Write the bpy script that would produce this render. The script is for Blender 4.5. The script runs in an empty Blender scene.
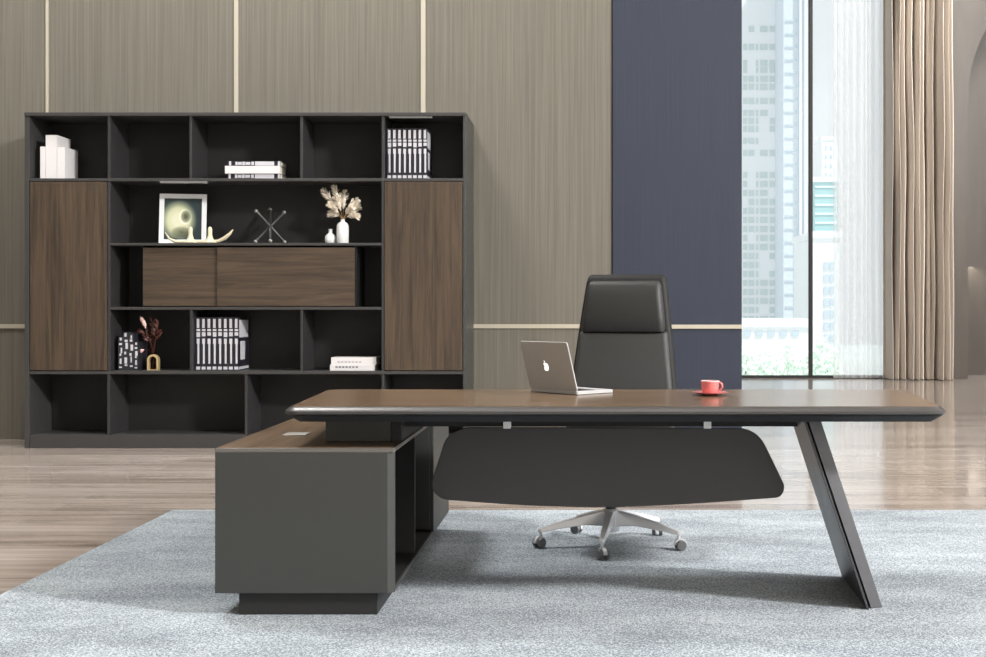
import bpy, bmesh, math, random
from mathutils import Vector, Matrix, noise
random.seed(7)
C = bpy.context.scene.collection
PI = math.pi
F, VX, VY, H = 1250.0, 588.0, 306.0, 1.10          # focal length in pixels, principal point, eye height

def at(x, y, Y): return Vector(((x - VX) * Y / F, Y, H - (y - VY) * Y / F))
def X_(x, Y): return (x - VX) * Y / F
def Z_(y, Y): return H - (y - VY) * Y / F

# ------------------------------------------------------------------ materials
def lin(c):
    return tuple(((v / 255) / 12.92 if v / 255 <= .04045 else ((v / 255 + .055) / 1.055) ** 2.4) for v in c) + (1,)

def newmat(name):
    m = bpy.data.materials.new(name); m.use_nodes = True
    nt = m.node_tree
    return m, nt, nt.nodes['Principled BSDF'], nt.nodes, nt.links

def plain(name, c, rough=.5, metal=0, bump=0, bscale=200, emis=0, spec=.5, var=.06, coat=0):
    m, nt, p, N, L = newmat(name)
    p.inputs['Roughness'].default_value = rough
    p.inputs['Metallic'].default_value = metal
    p.inputs['Specular IOR Level'].default_value = spec
    p.inputs['Coat Weight'].default_value = coat
    tc = N.new('ShaderNodeTexCoord'); nz = N.new('ShaderNodeTexNoise')
    nz.inputs['Scale'].default_value = bscale; nz.inputs['Detail'].default_value = 3
    L.new(tc.outputs['Object'], nz.inputs['Vector'])
    mx = N.new('ShaderNodeMix'); mx.data_type = 'RGBA'
    a = lin(c)
    mx.inputs[6].default_value = tuple(v * (1 - var) for v in a[:3]) + (1,)
    mx.inputs[7].default_value = tuple(min(1, v * (1 + var)) for v in a[:3]) + (1,)
    L.new(nz.outputs['Fac'], mx.inputs[0]); L.new(mx.outputs[2], p.inputs['Base Color'])
    if bump:
        b = N.new('ShaderNodeBump'); b.inputs['Strength'].default_value = bump; b.inputs['Distance'].default_value = .002
        L.new(nz.outputs['Fac'], b.inputs['Height']); L.new(b.outputs['Normal'], p.inputs['Normal'])
    if emis:
        p.inputs['Emission Color'].default_value = a; p.inputs['Emission Strength'].default_value = emis
    return m

def wood(name, dark, mid, light, scale, rough=.4, bump=.15, spec=.4):
    """scale: xyz frequencies, low along the grain"""
    m, nt, p, N, L = newmat(name)
    tc = N.new('ShaderNodeTexCoord'); mp = N.new('ShaderNodeMapping')
    mp.inputs['Scale'].default_value = scale
    L.new(tc.outputs['Object'], mp.inputs['Vector'])
    n1 = N.new('ShaderNodeTexNoise'); n1.inputs['Scale'].default_value = 1; n1.inputs['Detail'].default_value = 6
    n1.inputs['Roughness'].default_value = .62; n1.inputs['Distortion'].default_value = .6
    L.new(mp.outputs[0], n1.inputs['Vector'])
    n2 = N.new('ShaderNodeTexNoise'); n2.inputs['Scale'].default_value = 6; n2.inputs['Detail'].default_value = 4
    L.new(mp.outputs[0], n2.inputs['Vector'])
    ad = N.new('ShaderNodeMath'); ad.operation = 'MULTIPLY_ADD'; ad.inputs[1].default_value = .35
    L.new(n2.outputs['Fac'], ad.inputs[0]); L.new(n1.outputs['Fac'], ad.inputs[2])
    cr = N.new('ShaderNodeValToRGB'); e = cr.color_ramp.elements
    e[0].position = .48; e[0].color = lin(dark); e[1].position = .86; e[1].color = lin(light)
    k = e.new(.66); k.color = lin(mid)
    L.new(ad.outputs[0], cr.inputs[0]); L.new(cr.outputs[0], p.inputs['Base Color'])
    p.inputs['Roughness'].default_value = rough; p.inputs['Specular IOR Level'].default_value = spec
    b = N.new('ShaderNodeBump'); b.inputs['Strength'].default_value = bump; b.inputs['Distance'].default_value = .002
    L.new(ad.outputs[0], b.inputs['Height']); L.new(b.outputs['Normal'], p.inputs['Normal'])
    return m

def floor_mat():
    m, nt, p, N, L = newmat('floor planks')
    tc = N.new('ShaderNodeTexCoord')
    br = N.new('ShaderNodeTexBrick')
    br.inputs['Scale'].default_value = 1; br.inputs['Brick Width'].default_value = 2.1; br.inputs['Row Height'].default_value = .21
    br.inputs['Mortar Size'].default_value = .002; br.inputs['Mortar Smooth'].default_value = .3; br.offset = .37
    br.inputs['Color1'].default_value = (.25, .25, .25, 1); br.inputs['Color2'].default_value = (.85, .85, .85, 1)
    br.inputs['Mortar'].default_value = (0, 0, 0, 1)
    L.new(tc.outputs['Object'], br.inputs['Vector'])
    mp = N.new('ShaderNodeMapping'); mp.inputs['Scale'].default_value = (.55, 9, 1)
    L.new(tc.outputs['Object'], mp.inputs['Vector'])
    n1 = N.new('ShaderNodeTexNoise'); n1.inputs['Scale'].default_value = 1.6; n1.inputs['Detail'].default_value = 8
    n1.inputs['Roughness'].default_value = .6; n1.inputs['Distortion'].default_value = .5
    L.new(mp.outputs[0], n1.inputs['Vector'])
    mx = N.new('ShaderNodeMix'); mx.data_type = 'RGBA'; mx.inputs[0].default_value = .72
    L.new(br.outputs['Color'], mx.inputs[6]); L.new(n1.outputs['Fac'], mx.inputs[7])
    cr = N.new('ShaderNodeValToRGB'); e = cr.color_ramp.elements
    e[0].position = .30; e[0].color = lin((116, 104, 95)); e[1].position = .78; e[1].color = lin((192, 183, 176))
    k = e.new(.52); k.color = lin((163, 151, 142))
    L.new(mx.outputs[2], cr.inputs[0]); L.new(cr.outputs[0], p.inputs['Base Color'])
    p.inputs['Roughness'].default_value = .12; p.inputs['Specular IOR Level'].default_value = 1.0
    b = N.new('ShaderNodeBump'); b.inputs['Strength'].default_value = .05; b.inputs['Distance'].default_value = .002
    L.new(mx.outputs[2], b.inputs['Height']); L.new(b.outputs['Normal'], p.inputs['Normal'])
    return m

def rug_mat():
    m, nt, p, N, L = newmat('rug pile')
    tc = N.new('ShaderNodeTexCoord')
    f = N.new('ShaderNodeTexNoise'); f.inputs['Scale'].default_value = 140; f.inputs['Detail'].default_value = 2; f.inputs['Roughness'].default_value = .75
    g = N.new('ShaderNodeTexNoise'); g.inputs['Scale'].default_value = 1.3; g.inputs['Detail'].default_value = 5; g.inputs['Roughness'].default_value = .6
    mp = N.new('ShaderNodeMapping'); mp.inputs['Scale'].default_value = (1, 2.4, 1)
    L.new(tc.outputs['Object'], mp.inputs['Vector'])
    L.new(tc.outputs['Object'], f.inputs['Vector']); L.new(mp.outputs[0], g.inputs['Vector'])
    mx = N.new('ShaderNodeMix'); mx.data_type = 'RGBA'; mx.inputs[0].default_value = .28
    L.new(f.outputs['Fac'], mx.inputs[6]); L.new(g.outputs['Fac'], mx.inputs[7])
    cr = N.new('ShaderNodeValToRGB'); e = cr.color_ramp.elements
    e[0].position = .39; e[0].color = lin((88, 96, 105)); e[1].position = .61; e[1].color = lin((198, 206, 212))
    k = e.new(.5); k.color = lin((146, 156, 165))
    L.new(mx.outputs[2], cr.inputs[0]); L.new(cr.outputs[0], p.inputs['Base Color'])
    p.inputs['Roughness'].default_value = .95; p.inputs['Specular IOR Level'].default_value = .1
    p.inputs['Sheen Weight'].default_value = .15
    b = N.new('ShaderNodeBump'); b.inputs['Strength'].default_value = .6; b.inputs['Distance'].default_value = .012
    L.new(f.outputs['Fac'], b.inputs['Height']); L.new(b.outputs['Normal'], p.inputs['Normal'])
    return m

def streak_mat(name, a, b, sx=70, sz=.9, rough=.55):
    """wall covering with fine vertical streaks"""
    m, nt, p, N, L = newmat(name)
    tc = N.new('ShaderNodeTexCoord'); mp = N.new('ShaderNodeMapping'); mp.inputs['Scale'].default_value = (sx, sx, sz)
    L.new(tc.outputs['Object'], mp.inputs['Vector'])
    n = N.new('ShaderNodeTexNoise'); n.inputs['Scale'].default_value = 1; n.inputs['Detail'].default_value = 5; n.inputs['Roughness'].default_value = .6
    L.new(mp.outputs[0], n.inputs['Vector'])
    cr = N.new('ShaderNodeValToRGB'); e = cr.color_ramp.elements
    e[0].position = .32; e[0].color = lin(a); e[1].position = .68; e[1].color = lin(b)
    L.new(n.outputs['Fac'], cr.inputs[0]); L.new(cr.outputs[0], p.inputs['Base Color'])
    p.inputs['Roughness'].default_value = rough; p.inputs['Specular IOR Level'].default_value = .3
    return m

def glass_mat(name, tint=(.97, .99, .99, 1)):
    m = bpy.data.materials.new(name); m.use_nodes = True; nt = m.node_tree; N, L = nt.nodes, nt.links
    N.clear()
    o = N.new('ShaderNodeOutputMaterial'); mx = N.new('ShaderNodeMixShader'); t = N.new('ShaderNodeBsdfTransparent'); g = N.new('ShaderNodeBsdfGlossy')
    fr = N.new('ShaderNodeFresnel'); fr.inputs['IOR'].default_value = 1.3
    t.inputs['Color'].default_value = tint; g.inputs['Roughness'].default_value = .02
    L.new(fr.outputs[0], mx.inputs[0]); L.new(t.outputs[0], mx.inputs[1]); L.new(g.outputs[0], mx.inputs[2]); L.new(mx.outputs[0], o.inputs[0])
    return m

def sheer_mat():
    m = bpy.data.materials.new('sheer voile'); m.use_nodes = True; nt = m.node_tree; N, L = nt.nodes, nt.links
    N.clear()
    o = N.new('ShaderNodeOutputMaterial'); mx = N.new('ShaderNodeMixShader'); d = N.new('ShaderNodeBsdfDiffuse'); t = N.new('ShaderNodeBsdfTranslucent')
    mx2 = N.new('ShaderNodeMixShader'); tr = N.new('ShaderNodeBsdfTransparent')
    d.inputs['Color'].default_value = (.93, .93, .94, 1); t.inputs['Color'].default_value = (.97, .97, .98, 1)
    tc = N.new('ShaderNodeTexCoord'); nz = N.new('ShaderNodeTexNoise'); nz.inputs['Scale'].default_value = 300
    mr = N.new('ShaderNodeMapRange'); mr.inputs[3].default_value = .44; mr.inputs[4].default_value = .48
    L.new(tc.outputs['Object'], nz.inputs['Vector']); L.new(nz.outputs['Fac'], mr.inputs[0])
    mx.inputs[0].default_value = .82
    L.new(d.outputs[0], mx.inputs[1]); L.new(t.outputs[0], mx.inputs[2])
    L.new(mr.outputs[0], mx2.inputs[0]); L.new(mx.outputs[0], mx2.inputs[1]); L.new(tr.outputs[0], mx2.inputs[2])
    L.new(mx2.outputs[0], o.inputs[0])
    return m

def fluff_mat():
    m = bpy.data.materials.new('pampas plume'); m.use_nodes = True; nt = m.node_tree; N, L = nt.nodes, nt.links
    N.clear()
    o = N.new('ShaderNodeOutputMaterial'); mx = N.new('ShaderNodeMixShader'); d = N.new('ShaderNodeBsdfDiffuse'); t = N.new('ShaderNodeBsdfTranslucent')
    tc = N.new('ShaderNodeTexCoord'); nz = N.new('ShaderNodeTexNoise'); nz.inputs['Scale'].default_value = 60
    cr = N.new('ShaderNodeValToRGB'); e = cr.color_ramp.elements
    e[0].position = .3; e[0].color = lin((250, 238, 220)); e[1].position = .7; e[1].color = lin((255, 252, 244))
    L.new(tc.outputs['Object'], nz.inputs['Vector']); L.new(nz.outputs['Fac'], cr.inputs[0])
    L.new(cr.outputs[0], d.inputs[0]); L.new(cr.outputs[0], t.inputs[0])
    mx.inputs[0].default_value = .3
    L.new(d.outputs[0], mx.inputs[1]); L.new(t.outputs[0], mx.inputs[2]); L.new(mx.outputs[0], o.inputs[0])
    return m

def picture_mat():
    """the framed print: a pale shell-like swirl on dark teal, object space x right, z up, centred"""
    m, nt, p, N, L = newmat('picture print')
    tc = N.new('ShaderNodeTexCoord')
    def dist(cx, cz, sx, sz):
        k = N.new('ShaderNodeMapping'); k.vector_type = 'TEXTURE'
        k.inputs['Location'].default_value = (cx, 0, cz); k.inputs['Scale'].default_value = (sx, 1000, sz)
        L.new(tc.outputs['Object'], k.inputs['Vector'])
        ln = N.new('ShaderNodeVectorMath'); ln.operation = 'LENGTH'; L.new(k.outputs[0], ln.inputs[0])
        return ln.outputs['Value']
    def ramp(v, stops):
        cr = N.new('ShaderNodeValToRGB'); e = cr.color_ramp.elements
        e[0].position, e[0].color = stops[0][0], lin(stops[0][1]); e[1].position, e[1].color = stops[-1][0], lin(stops[-1][1])
        for ps, c in stops[1:-1]: e.new(ps).color = lin(c)
        L.new(v, cr.inputs[0]); return cr.outputs[0]
    def mul(a, b):
        k = N.new('ShaderNodeMix'); k.data_type = 'RGBA'; k.blend_type = 'MULTIPLY'; k.inputs[0].default_value = 1
        L.new(a, k.inputs[6]); L.new(b, k.inputs[7]); return k.outputs[2]
    c = ramp(dist(-.035, -.01, .15, .18), [(.25, (246, 247, 226)), (.55, (222, 226, 196)), (.72, (150, 160, 142)), (.9, (66, 82, 86)), (1, (40, 56, 64))])
    c = mul(c, ramp(dist(.02, .02, .052, .068), [(.2, (96, 98, 90)), (.6, (170, 172, 160)), (.8, (255, 255, 255)), (.9, (255, 255, 255)), (1, (235, 235, 225))]))
    c = mul(c, ramp(dist(-.01, -.105, .085, .05), [(.1, (130, 134, 132)), (.7, (190, 192, 186)), (1, (255, 255, 255))]))
    L.new(c, p.inputs['Base Color'])
    p.inputs['Roughness'].default_value = .35
    return m

M = dict(
    floor=floor_mat(), rug=rug_mat(),
    wall=streak_mat('brown wall panel', (94, 90, 82), (109, 105, 96)),
    blue=streak_mat('blue wall panel', (39, 44, 57), (48, 53, 67), sx=110),
    gold=plain('champagne trim', (178, 171, 156), .4, .2, var=.02),
    ceil=plain('ceiling paint', (225, 222, 216), .8), greywall=streak_mat('taupe wall', (70, 64, 58), (82, 75, 68), sx=3, sz=.5, rough=.4),
    carcass=plain('charcoal laminate', (56, 55, 55), .45, bscale=60), divider=plain('dark divider laminate', (45, 44, 45), .5, bscale=60), back=plain('dark back board', (24, 24, 25), .6, bscale=40),
    doorL=wood('walnut door', (50, 42, 35), (68, 57, 47), (84, 71, 58), (26, 26, 1.0)),
    doorH=wood('walnut front', (52, 44, 37), (68, 57, 47), (82, 70, 58), (1.2, 26, 26)),
    top=wood('walnut desk top', (80, 64, 50), (108, 88, 69), (132, 110, 88), (1.3, 22, 22), rough=.2, bump=.03, spec=.65),
    topY=wood('walnut return top', (80, 64, 50), (108, 88, 69), (132, 110, 88), (22, 1.3, 22), rough=.3, bump=.05),
    edgelight=plain('pale top edge', (104, 100, 96), .35), edge=plain('grey edge band', (64, 62, 62), .32, bscale=60), under=plain('dark underside', (27, 27, 28), .6),
    cab=plain('charcoal cabinet', (58, 59, 57), .42, bscale=60, var=.03), cabdark=plain('cabinet interior', (34, 34, 34), .6),
    steel2=plain('grey steel fin', (84, 84, 88), .4, .2, bscale=120), steel=plain('charcoal steel', (66, 66, 69), .38, .2, bscale=120), modesty=plain('modesty panel', (58, 57, 58), .5, bscale=90, var=.03),
    leather=plain('black leather', (36, 36, 36), .55, bump=.25, bscale=160), leather2=plain('grey leather', (58, 58, 58), .6, bump=.25, bscale=160),
    shell=plain('black chair edge', (26, 26, 26), .62, spec=.3), chrome=plain('polished aluminium', (236, 237, 240), .2, .4), wheelm=plain('grey caster plastic', (96, 96, 98), .3), rubber=plain('black plastic', (26, 26, 27), .45),
    alu=plain('brushed aluminium', (176, 176, 177), .42, .1, bscale=400, var=.03), key=plain('laptop keys', (40, 40, 42), .5), screen=plain('dark screen', (16, 17, 20), .12),
    logo=plain('lit white logo', (255, 255, 255), .4, emis=1.1),
    red=plain('red glaze', (212, 122, 120), .25, coat=.4, var=.03), white=plain('white ceramic', (214, 214, 214), .25, var=.02),
    pink=plain('pale pink glaze', (240, 205, 205), .2, var=.02), coffee=plain('coffee', (50, 28, 18), .1),
    wbook=plain('white book cloth', (208, 205, 206), .55, var=.03), bbook=plain('black book cloth', (30, 29, 38), .4), print=plain('white print', (188, 188, 194), .5),
    page=plain('book pages', (222, 216, 204), .8, bscale=400), ink=plain('grey print', (120, 120, 124), .6),
    gbook=plain('speckled grey book', (38, 39, 44), .45), silver=plain('silver frame', (236, 240, 244), .3, .1), picture=picture_mat(),
    cream=plain('cream resin', (200, 190, 164), .4, bscale=30, var=.1), iron=plain('dull iron', (74, 72, 72), .42, .6), tip=plain('pale metal tips', (140, 137, 132), .35, .7),
    pampas=fluff_mat(), stem=plain('dry stem', (170, 140, 100), .8),
    burg=plain('dark red leaves', (74, 36, 28), .5, var=.3, bscale=30), pinkleaf=plain('pale pink leaves', (232, 196, 190), .6), brass=plain('brass', (232, 208, 156), .3, .6),
    tube=glass_mat('reddish glass tube', (.8, .42, .34, 1)),
    glass=glass_mat('window glass'), black=plain('black metal', (10, 10, 12), .6), sheer=sheer_mat(),
    drape=plain('beige drape', (218, 209, 199), .85, bump=.1, bscale=300, var=.05), plate=plain('cable box', (205, 205, 202), .35, .4),
    bracket=plain('pale bracket', (246, 246, 246), .4), strip=plain('aluminium light bar', (112, 112, 112), .4),
    bW=plain('white tower', (226, 228, 230), .8, emis=.12), bB=plain('blue grey tower', (200, 208, 216), .7, emis=.18), bG=plain('tower glass', (188, 198, 198), .5, emis=.2),  # tower colours: paleness and slight glow stand in for distance haze
    bT=plain('teal tower glass', (158, 190, 192), .5, emis=.2), bWin=plain('grey window', (182, 193, 201), .4, emis=.25), bGr=plain('pale green tower', (200, 222, 208), .7, emis=.14),  # haze put into colour and emission here too
    leafG=plain('hazy foliage', (214, 226, 216), .9, var=.1, bscale=.6, emis=.25), trunk=plain('hazy trunk', (150, 146, 138), .9), ground=plain('pale city ground', (196, 204, 202), .9),  # foliage glow and pale tones imitate haze
)

# ------------------------------------------------------------------ mesh helpers
def B(): return bmesh.new()
def box(bm, x0, x1, y0, y1, z0, z1, mtx=None):
    vs = [bm.verts.new(v) for v in ((x0, y0, z0), (x1, y0, z0), (x1, y1, z0), (x0, y1, z0), (x0, y0, z1), (x1, y0, z1), (x1, y1, z1), (x0, y1, z1))]
    for f in ((0, 3, 2, 1), (4, 5, 6, 7), (0, 1, 5, 4), (1, 2, 6, 5), (2, 3, 7, 6), (3, 0, 4, 7)): bm.faces.new([vs[i] for i in f])
    if mtx is not None: bmesh.ops.transform(bm, matrix=mtx, verts=vs)
    return bm
def loft(bm, rings, cap0=True, cap1=True, closed=True):
    R = [[bm.verts.new(p) for p in r] for r in rings]
    n = len(R[0])
    for a, b in zip(R, R[1:]):
        for i in range(n if closed else n - 1):
            j = (i + 1) % n
            bm.faces.new((a[i], a[j], b[j], b[i]))
    if cap0: bm.faces.new(R[0][::-1])
    if cap1: bm.faces.new(R[-1])
    return bm
def lathe(bm, prof, c=(0, 0, 0), n=28, cap0=True, cap1=True):
    return loft(bm, [[(c[0] + r * math.cos(2 * PI * i / n), c[1] + r * math.sin(2 * PI * i / n), c[2] + z) for i in range(n)] for r, z in prof], cap0, cap1)
def tube(bm, pts, rad, n=10):
    pts = [Vector(p) for p in pts]
    rs = rad if isinstance(rad, (list, tuple)) else [rad] * len(pts)
    rings = []
    up = Vector((0, 0, 1))
    for i, p in enumerate(pts):
        t = (pts[min(i + 1, len(pts) - 1)] - pts[max(i - 1, 0)]).normalized()
        if abs(t.dot(up)) > .95: up = Vector((1, 0, 0)) if abs(t.x) < .9 else Vector((0, 1, 0))
        s = t.cross(up).normalized(); u = s.cross(t).normalized(); up = u
        rings.append([p + (s * math.cos(2 * PI * k / n) + u * math.sin(2 * PI * k / n)) * rs[i] for k in range(n)])
    return loft(bm, rings)
def prism(bm, poly, d):
    """polygon (list of 3D points) pushed along vector d"""
    d = Vector(d)
    return loft(bm, [[Vector(p) for p in poly], [Vector(p) + d for p in poly]])
def rrect(w, t, r, n=5, cx=0, cy=0, z=0):
    out = []
    for sx, sy, a0 in ((1, 1, 0), (-1, 1, 90), (-1, -1, 180), (1, -1, 270)):
        for i in range(n + 1):
            a = math.radians(a0 + 90 * i / n)
            out.append((cx + sx * (w / 2 - r) + r * math.cos(a), cy + sy * (t / 2 - r) + r * math.sin(a), z))
    return out
def round_poly(pts, rads, n=6):
    """2D polygon with rounded corners"""
    out = []
    k = len(pts)
    for i in range(k):
        p = Vector(pts[i]); a = (Vector(pts[i - 1]) - p); b = (Vector(pts[(i + 1) % k]) - p)
        r = rads[i] if isinstance(rads, (list, tuple)) else rads
        if r <= 0: out.append(p); continue
        d = min(r, a.length * .49, b.length * .49)
        p0 = p + a.normalized() * d; p1 = p + b.normalized() * d
        for j in range(n + 1):
            t = j / n
            out.append(p0 * (1 - t) ** 2 + p * 2 * t * (1 - t) + p1 * t * t)
    return out

def obj(name, bm, mat, parent=None, org=None, bevel=0, smooth=False, seg=2):
    """bm in world coordinates; org is the thing's base point, local origin of all its parts"""
    org = Vector(org) if org is not None else Vector((0, 0, 0))
    bmesh.ops.translate(bm, vec=-org, verts=bm.verts)
    bmesh.ops.recalc_face_normals(bm, faces=bm.faces)
    me = bpy.data.meshes.new(name); bm.to_mesh(me); bm.free()
    me.materials.append(mat)
    if smooth:
        for f in me.polygons: f.use_smooth = True
        me.set_sharp_from_angle(angle=math.radians(38))
    o = bpy.data.objects.new(name, me); C.objects.link(o)
    if parent is None: o.location = org
    else: o.parent = parent
    if bevel:
        md = o.modifiers.new('bevel', 'BEVEL'); md.width = bevel; md.segments = seg; md.limit_method = 'ANGLE'; md.angle_limit = math.radians(40)
    return o
def tag(o, label, cat, group=None, kind=None):
    o['label'] = label; o['category'] = cat
    if group: o['group'] = group
    if kind: o['kind'] = kind
    return o
def thing(name, org, label, cat, group=None):
    o = bpy.data.objects.new(name, None); C.objects.link(o); o.location = org; o.empty_display_size = .1
    return tag(o, label, cat, group)
def struct(name, bm, mat, bevel=0, parent=None):
    o = obj(name, bm, mat, parent, bevel=bevel)
    if parent is None: o['kind'] = 'structure'
    return o
def bx(*a): return box(B(), *a)

# ------------------------------------------------------------------ setting
YF = 9.66                       # bookcase front
YW = 10.32                      # panelled wall
YG = 19.1                       # window plane
TOP = 8.6
xj = X_(611.5, YW); xe = X_(741.5, YW)
struct('floor', bx(-6.2, 13, -4, YG + .3, -.1, 0), M['floor'])
struct('ceiling', bx(-6.2, 13, -4, YG + .3, TOP, TOP + .1), M['ceil'])
struct('wall_left', bx(-6.2, -6.0, -4, YW, 0, TOP), M['wall'])
struct('wall_front', bx(-6.2, 13, -4.2, -4, 0, TOP), M['ceil'])
struct('wall_back', bx(-6.2, xj, YW, YW + .2, 0, TOP), M['wall'])
struct('wall_right', bx(xj + .012, xe, YW - .02, YW + .2, 0, TOP), M['blue'])
struct('wall_side', bx(xe - .2, xe, YW + .2, YG, 0, TOP), M['greywall'])
n = 1
for x, w in ((47.5, 2.6), (236.5, 4.2), (423.3, 4.6)):
    struct('trim_%d' % n, bx(X_(x - w / 2, YW), X_(x + w / 2, YW), YW - .012, YW, 0, TOP), M['gold']); n += 1
struct('trim_4', bx(-6.0, xj, YW - .014, YW, Z_(328.3, YW), Z_(324.2, YW)), M['gold'])
struct('trim_5', bx(xj + .012, xe, YW - .034, YW - .02, Z_(328.6, YW), Z_(324.6, YW)), M['gold'])
struct('trim_6', bx(xj, xj + .012, YW - .004, YW + .2, 0, TOP), M['under'])
# window
XR = X_(951, YG)
wz0, wz1 = Z_(376.2, YG), TOP
fr = B()
box(fr, xe, XR, YG, YG + .12, 0, wz0 - .03)
box(fr, xe, xe + .08, YG, YG + .12, wz0, wz1); box(fr, XR - .08, XR, YG, YG + .12, wz0, wz1); box(fr, xe, XR, YG, YG + .12, wz1 - .08, wz1)
w = struct('window_1', fr, M['bracket'])
obj('sill_rail', bx(xe, XR, YG - .02, YG + .12, wz0 - .035, wz0 + .01), M['black'], w)
obj('mullion', bx(X_(808.5, YG), X_(812.5, YG), YG - .03, YG + .03, 0, wz1), M['black'], w, bevel=.008)
for a, b in ((xe, X_(808.3, YG)), (X_(813, YG), XR)):
    obj('pane', bx(a, b, YG + .05, YG + .056, wz0, wz1), M['glass'], w)
# arch wall on the right
YA = YG - .35
xa0, xa1 = X_(949, YA), 12.9
ax0 = X_(968, YA); aw = 3.0; az = Z_(100, YA)
prof = [(xa0, 0), (ax0, 0)]
cxa = ax0 + aw / 2
for i in range(0, 25):
    t = PI - PI * i / 24
    prof.append((cxa + aw / 2 * math.cos(t), az + aw * .62 * math.sin(t)))
prof += [(ax0 + aw, 0), (xa1, 0), (xa1, TOP), (xa0, TOP)]
bm = B(); prism(bm, [(p[0], YA, p[1]) for p in prof], (0, .3, 0))
struct('wall_arch', bm, M['greywall'])
struct('wall_niche', bx(xa0, xa1, YA + 1.2, YA + 1.3, 0, TOP), M['greywall'])
struct('floor_niche', bx(xa0, xa1, YG + .3, YA + 1.2, -.1, 0), M['floor'])

# rug
RY1 = 6.71
bm = B(); rp = round_poly([(-2.23, 2.4), (2.95, 2.4), (2.95, RY1), (-2.23, RY1)], .02, 3)
prism(bm, [(p[0], p[1], .001) for p in rp], (0, 0, .005))
rug = obj('rug', bm, M['rug'], org=(.4, 4.5, .001), bevel=.002)
tag(rug, 'large mottled grey blue rug on the wooden floor beneath the desk', 'rug')
RZ = .0065

# ------------------------------------------------------------------ bookcase
def bX(x): return X_(x, YF)
def bZ(y): return Z_(y, YF)
YB = YF + .40
bo = Vector((bX(245), YF, 0))
bc = thing('bookcase', bo, 'wide charcoal wall bookcase with open niches, walnut doors and walnut sliding fronts', 'bookcase')
def bpart(name, x0, x1, y0, y1, z0, z1, mat, bevel=.002, parent=bc):
    return obj(name, bx(x0, x1, y0, y1, z0, z1), mat, parent, bo, bevel)
ztop = bZ(112.5)
yb2 = YW - .002
bpart('side_panel', bX(24.6), bX(29.2), YF, yb2, 0, bZ(116), M['carcass'])
bpart('side_panel', bX(463), bX(466), YF, yb2, 0, bZ(116), M['cab'])
bpart('top_panel', bX(24.6), bX(466), YF - .01, yb2, bZ(116), ztop, M['carcass'])
bpart('back_panel', bX(29.5), bX(463), YB, YB + .02, 0, bZ(116), M['back'])
bpart('plinth', bX(29.5), bX(463), YF + .004, YB, 0, bZ(435), M['carcass'])
def shelf(x0, x1, ya, yb): return bpart('shelf', bX(x0), bX(x1), YF, YB, bZ(yb), bZ(ya), M['carcass'])
def divider(x0, x1, ya, yb): return bpart('divider', bX(x0), bX(x1), YF + .002, YB, bZ(yb), bZ(ya), M['divider'])
shelf(29.5, 463, 178.3, 181.2)
shelf(29.5, 463, 371, 374.2)
shelf(110, 381.5, 243, 245.5)
shelf(110, 381.5, 307, 309.8)
for x in (107.5, 189.2, 300, 381.5): divider(x, x + 2.7, 116, 178.3)
for x in (107.5, 381.5): divider(x, x + 2.7, 181.2, 371)
for x in (189.7, 300.3): divider(x, x + 2.5, 309.8, 371)
for x in (107, 244.6, 381.5): divider(x, x + 2.7, 374.2, 435)
for x0, x1 in ((30.3, 107.2), (384.6, 462.4)):
    bpart('cabinet_door', bX(x0), bX(x1), YF - .004, YF + .018, bZ(370.3), bZ(181.8), M['doorL'], .0015)
# centre cupboard with two fronts
bpart('divider', bX(140.3), bX(141.6), YF + .05, YB, bZ(307), bZ(245.5), M['under'])
bpart('divider', bX(354.3), bX(355.6), YF + .03, YB, bZ(307), bZ(245.5), M['shell'])  # near-black colour stands in for shade on the side facing the gap
bpart('sliding_front', bX(141.5), bX(218), YF + .03, YF + .05, bZ(306), bZ(247.5), M['doorH'], .0015)
bpart('sliding_front', bX(217), bX(354.4), YF + .006, YF + .026, bZ(306.2), bZ(247.5), M['doorH'], .0015)
bpart('light_bar', bX(160), bX(207), YF - .002, YF + .03, bZ(183.2), bZ(181.2), M['strip'])['label'] = 'pale light bar under the shelf'
bpart('light_bar', bX(389), bX(432), YF - .002, YF + .03, bZ(118), bZ(116), M['strip'])['label'] = 'pale light bar under the top panel'
Z1, Z2, Z4 = bZ(178.3), bZ(243), bZ(371)

# ------------------------------------------------------------------ books
def book(x0, x1, Yf, dep, z0, z1, cover, label, group=None, marks=(), mark_mat='print', name='book', th=.004):
    """standing book, spine towards the room; marks are (u0,u1,v0,v1) shares of the spine"""
    org = ((x0 + x1) / 2, Yf + dep / 2, z0)
    r = thing(name, org, label, 'book', group)
    bm = B(); box(bm, x0, x1, Yf, Yf + th, z0, z1); box(bm, x0, x0 + th, Yf + th, Yf + dep, z0, z1); box(bm, x1 - th, x1, Yf + th, Yf + dep, z0, z1)
    obj('cover', bm, M[cover], r, org)
    obj('pages', bx(x0 + th, x1 - th, Yf + th, Yf + dep - .006, z0 + .004, z1 - .006), M['page'], r, org)
    if marks:
        bm = B()
        for u0, u1, v0, v1 in marks:
            box(bm, x0 + (x1 - x0) * u0, x0 + (x1 - x0) * u1, Yf - .0012, Yf, z0 + (z1 - z0) * v0, z0 + (z1 - z0) * v1)
        obj('spine_print', bm, M[mark_mat], r, org)
    return r
YK = YF + .06
def kx(x): return X_(x, YK)
def kz(y): return Z_(y, YK)
for x0, x1, yt, d, lb in ((40.2, 45.4, 146.5, .2, 'thin short white book, first in the trio of white books'), (45.7, 56.8, 135, .26, 'tallest thick white book standing between two shorter white ones'), (57.1, 64.8, 147, .25, 'short white book right of the tallest white book in the top left niche')):
    book(kx(x0), kx(x1), YK, d, Z1, kz(yt), 'wbook', lb, 'white books in the top left niche', th=.006)
ordn = ['first', 'second', 'third', 'fourth', 'fifth', 'sixth', 'seventh', 'last']
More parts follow.
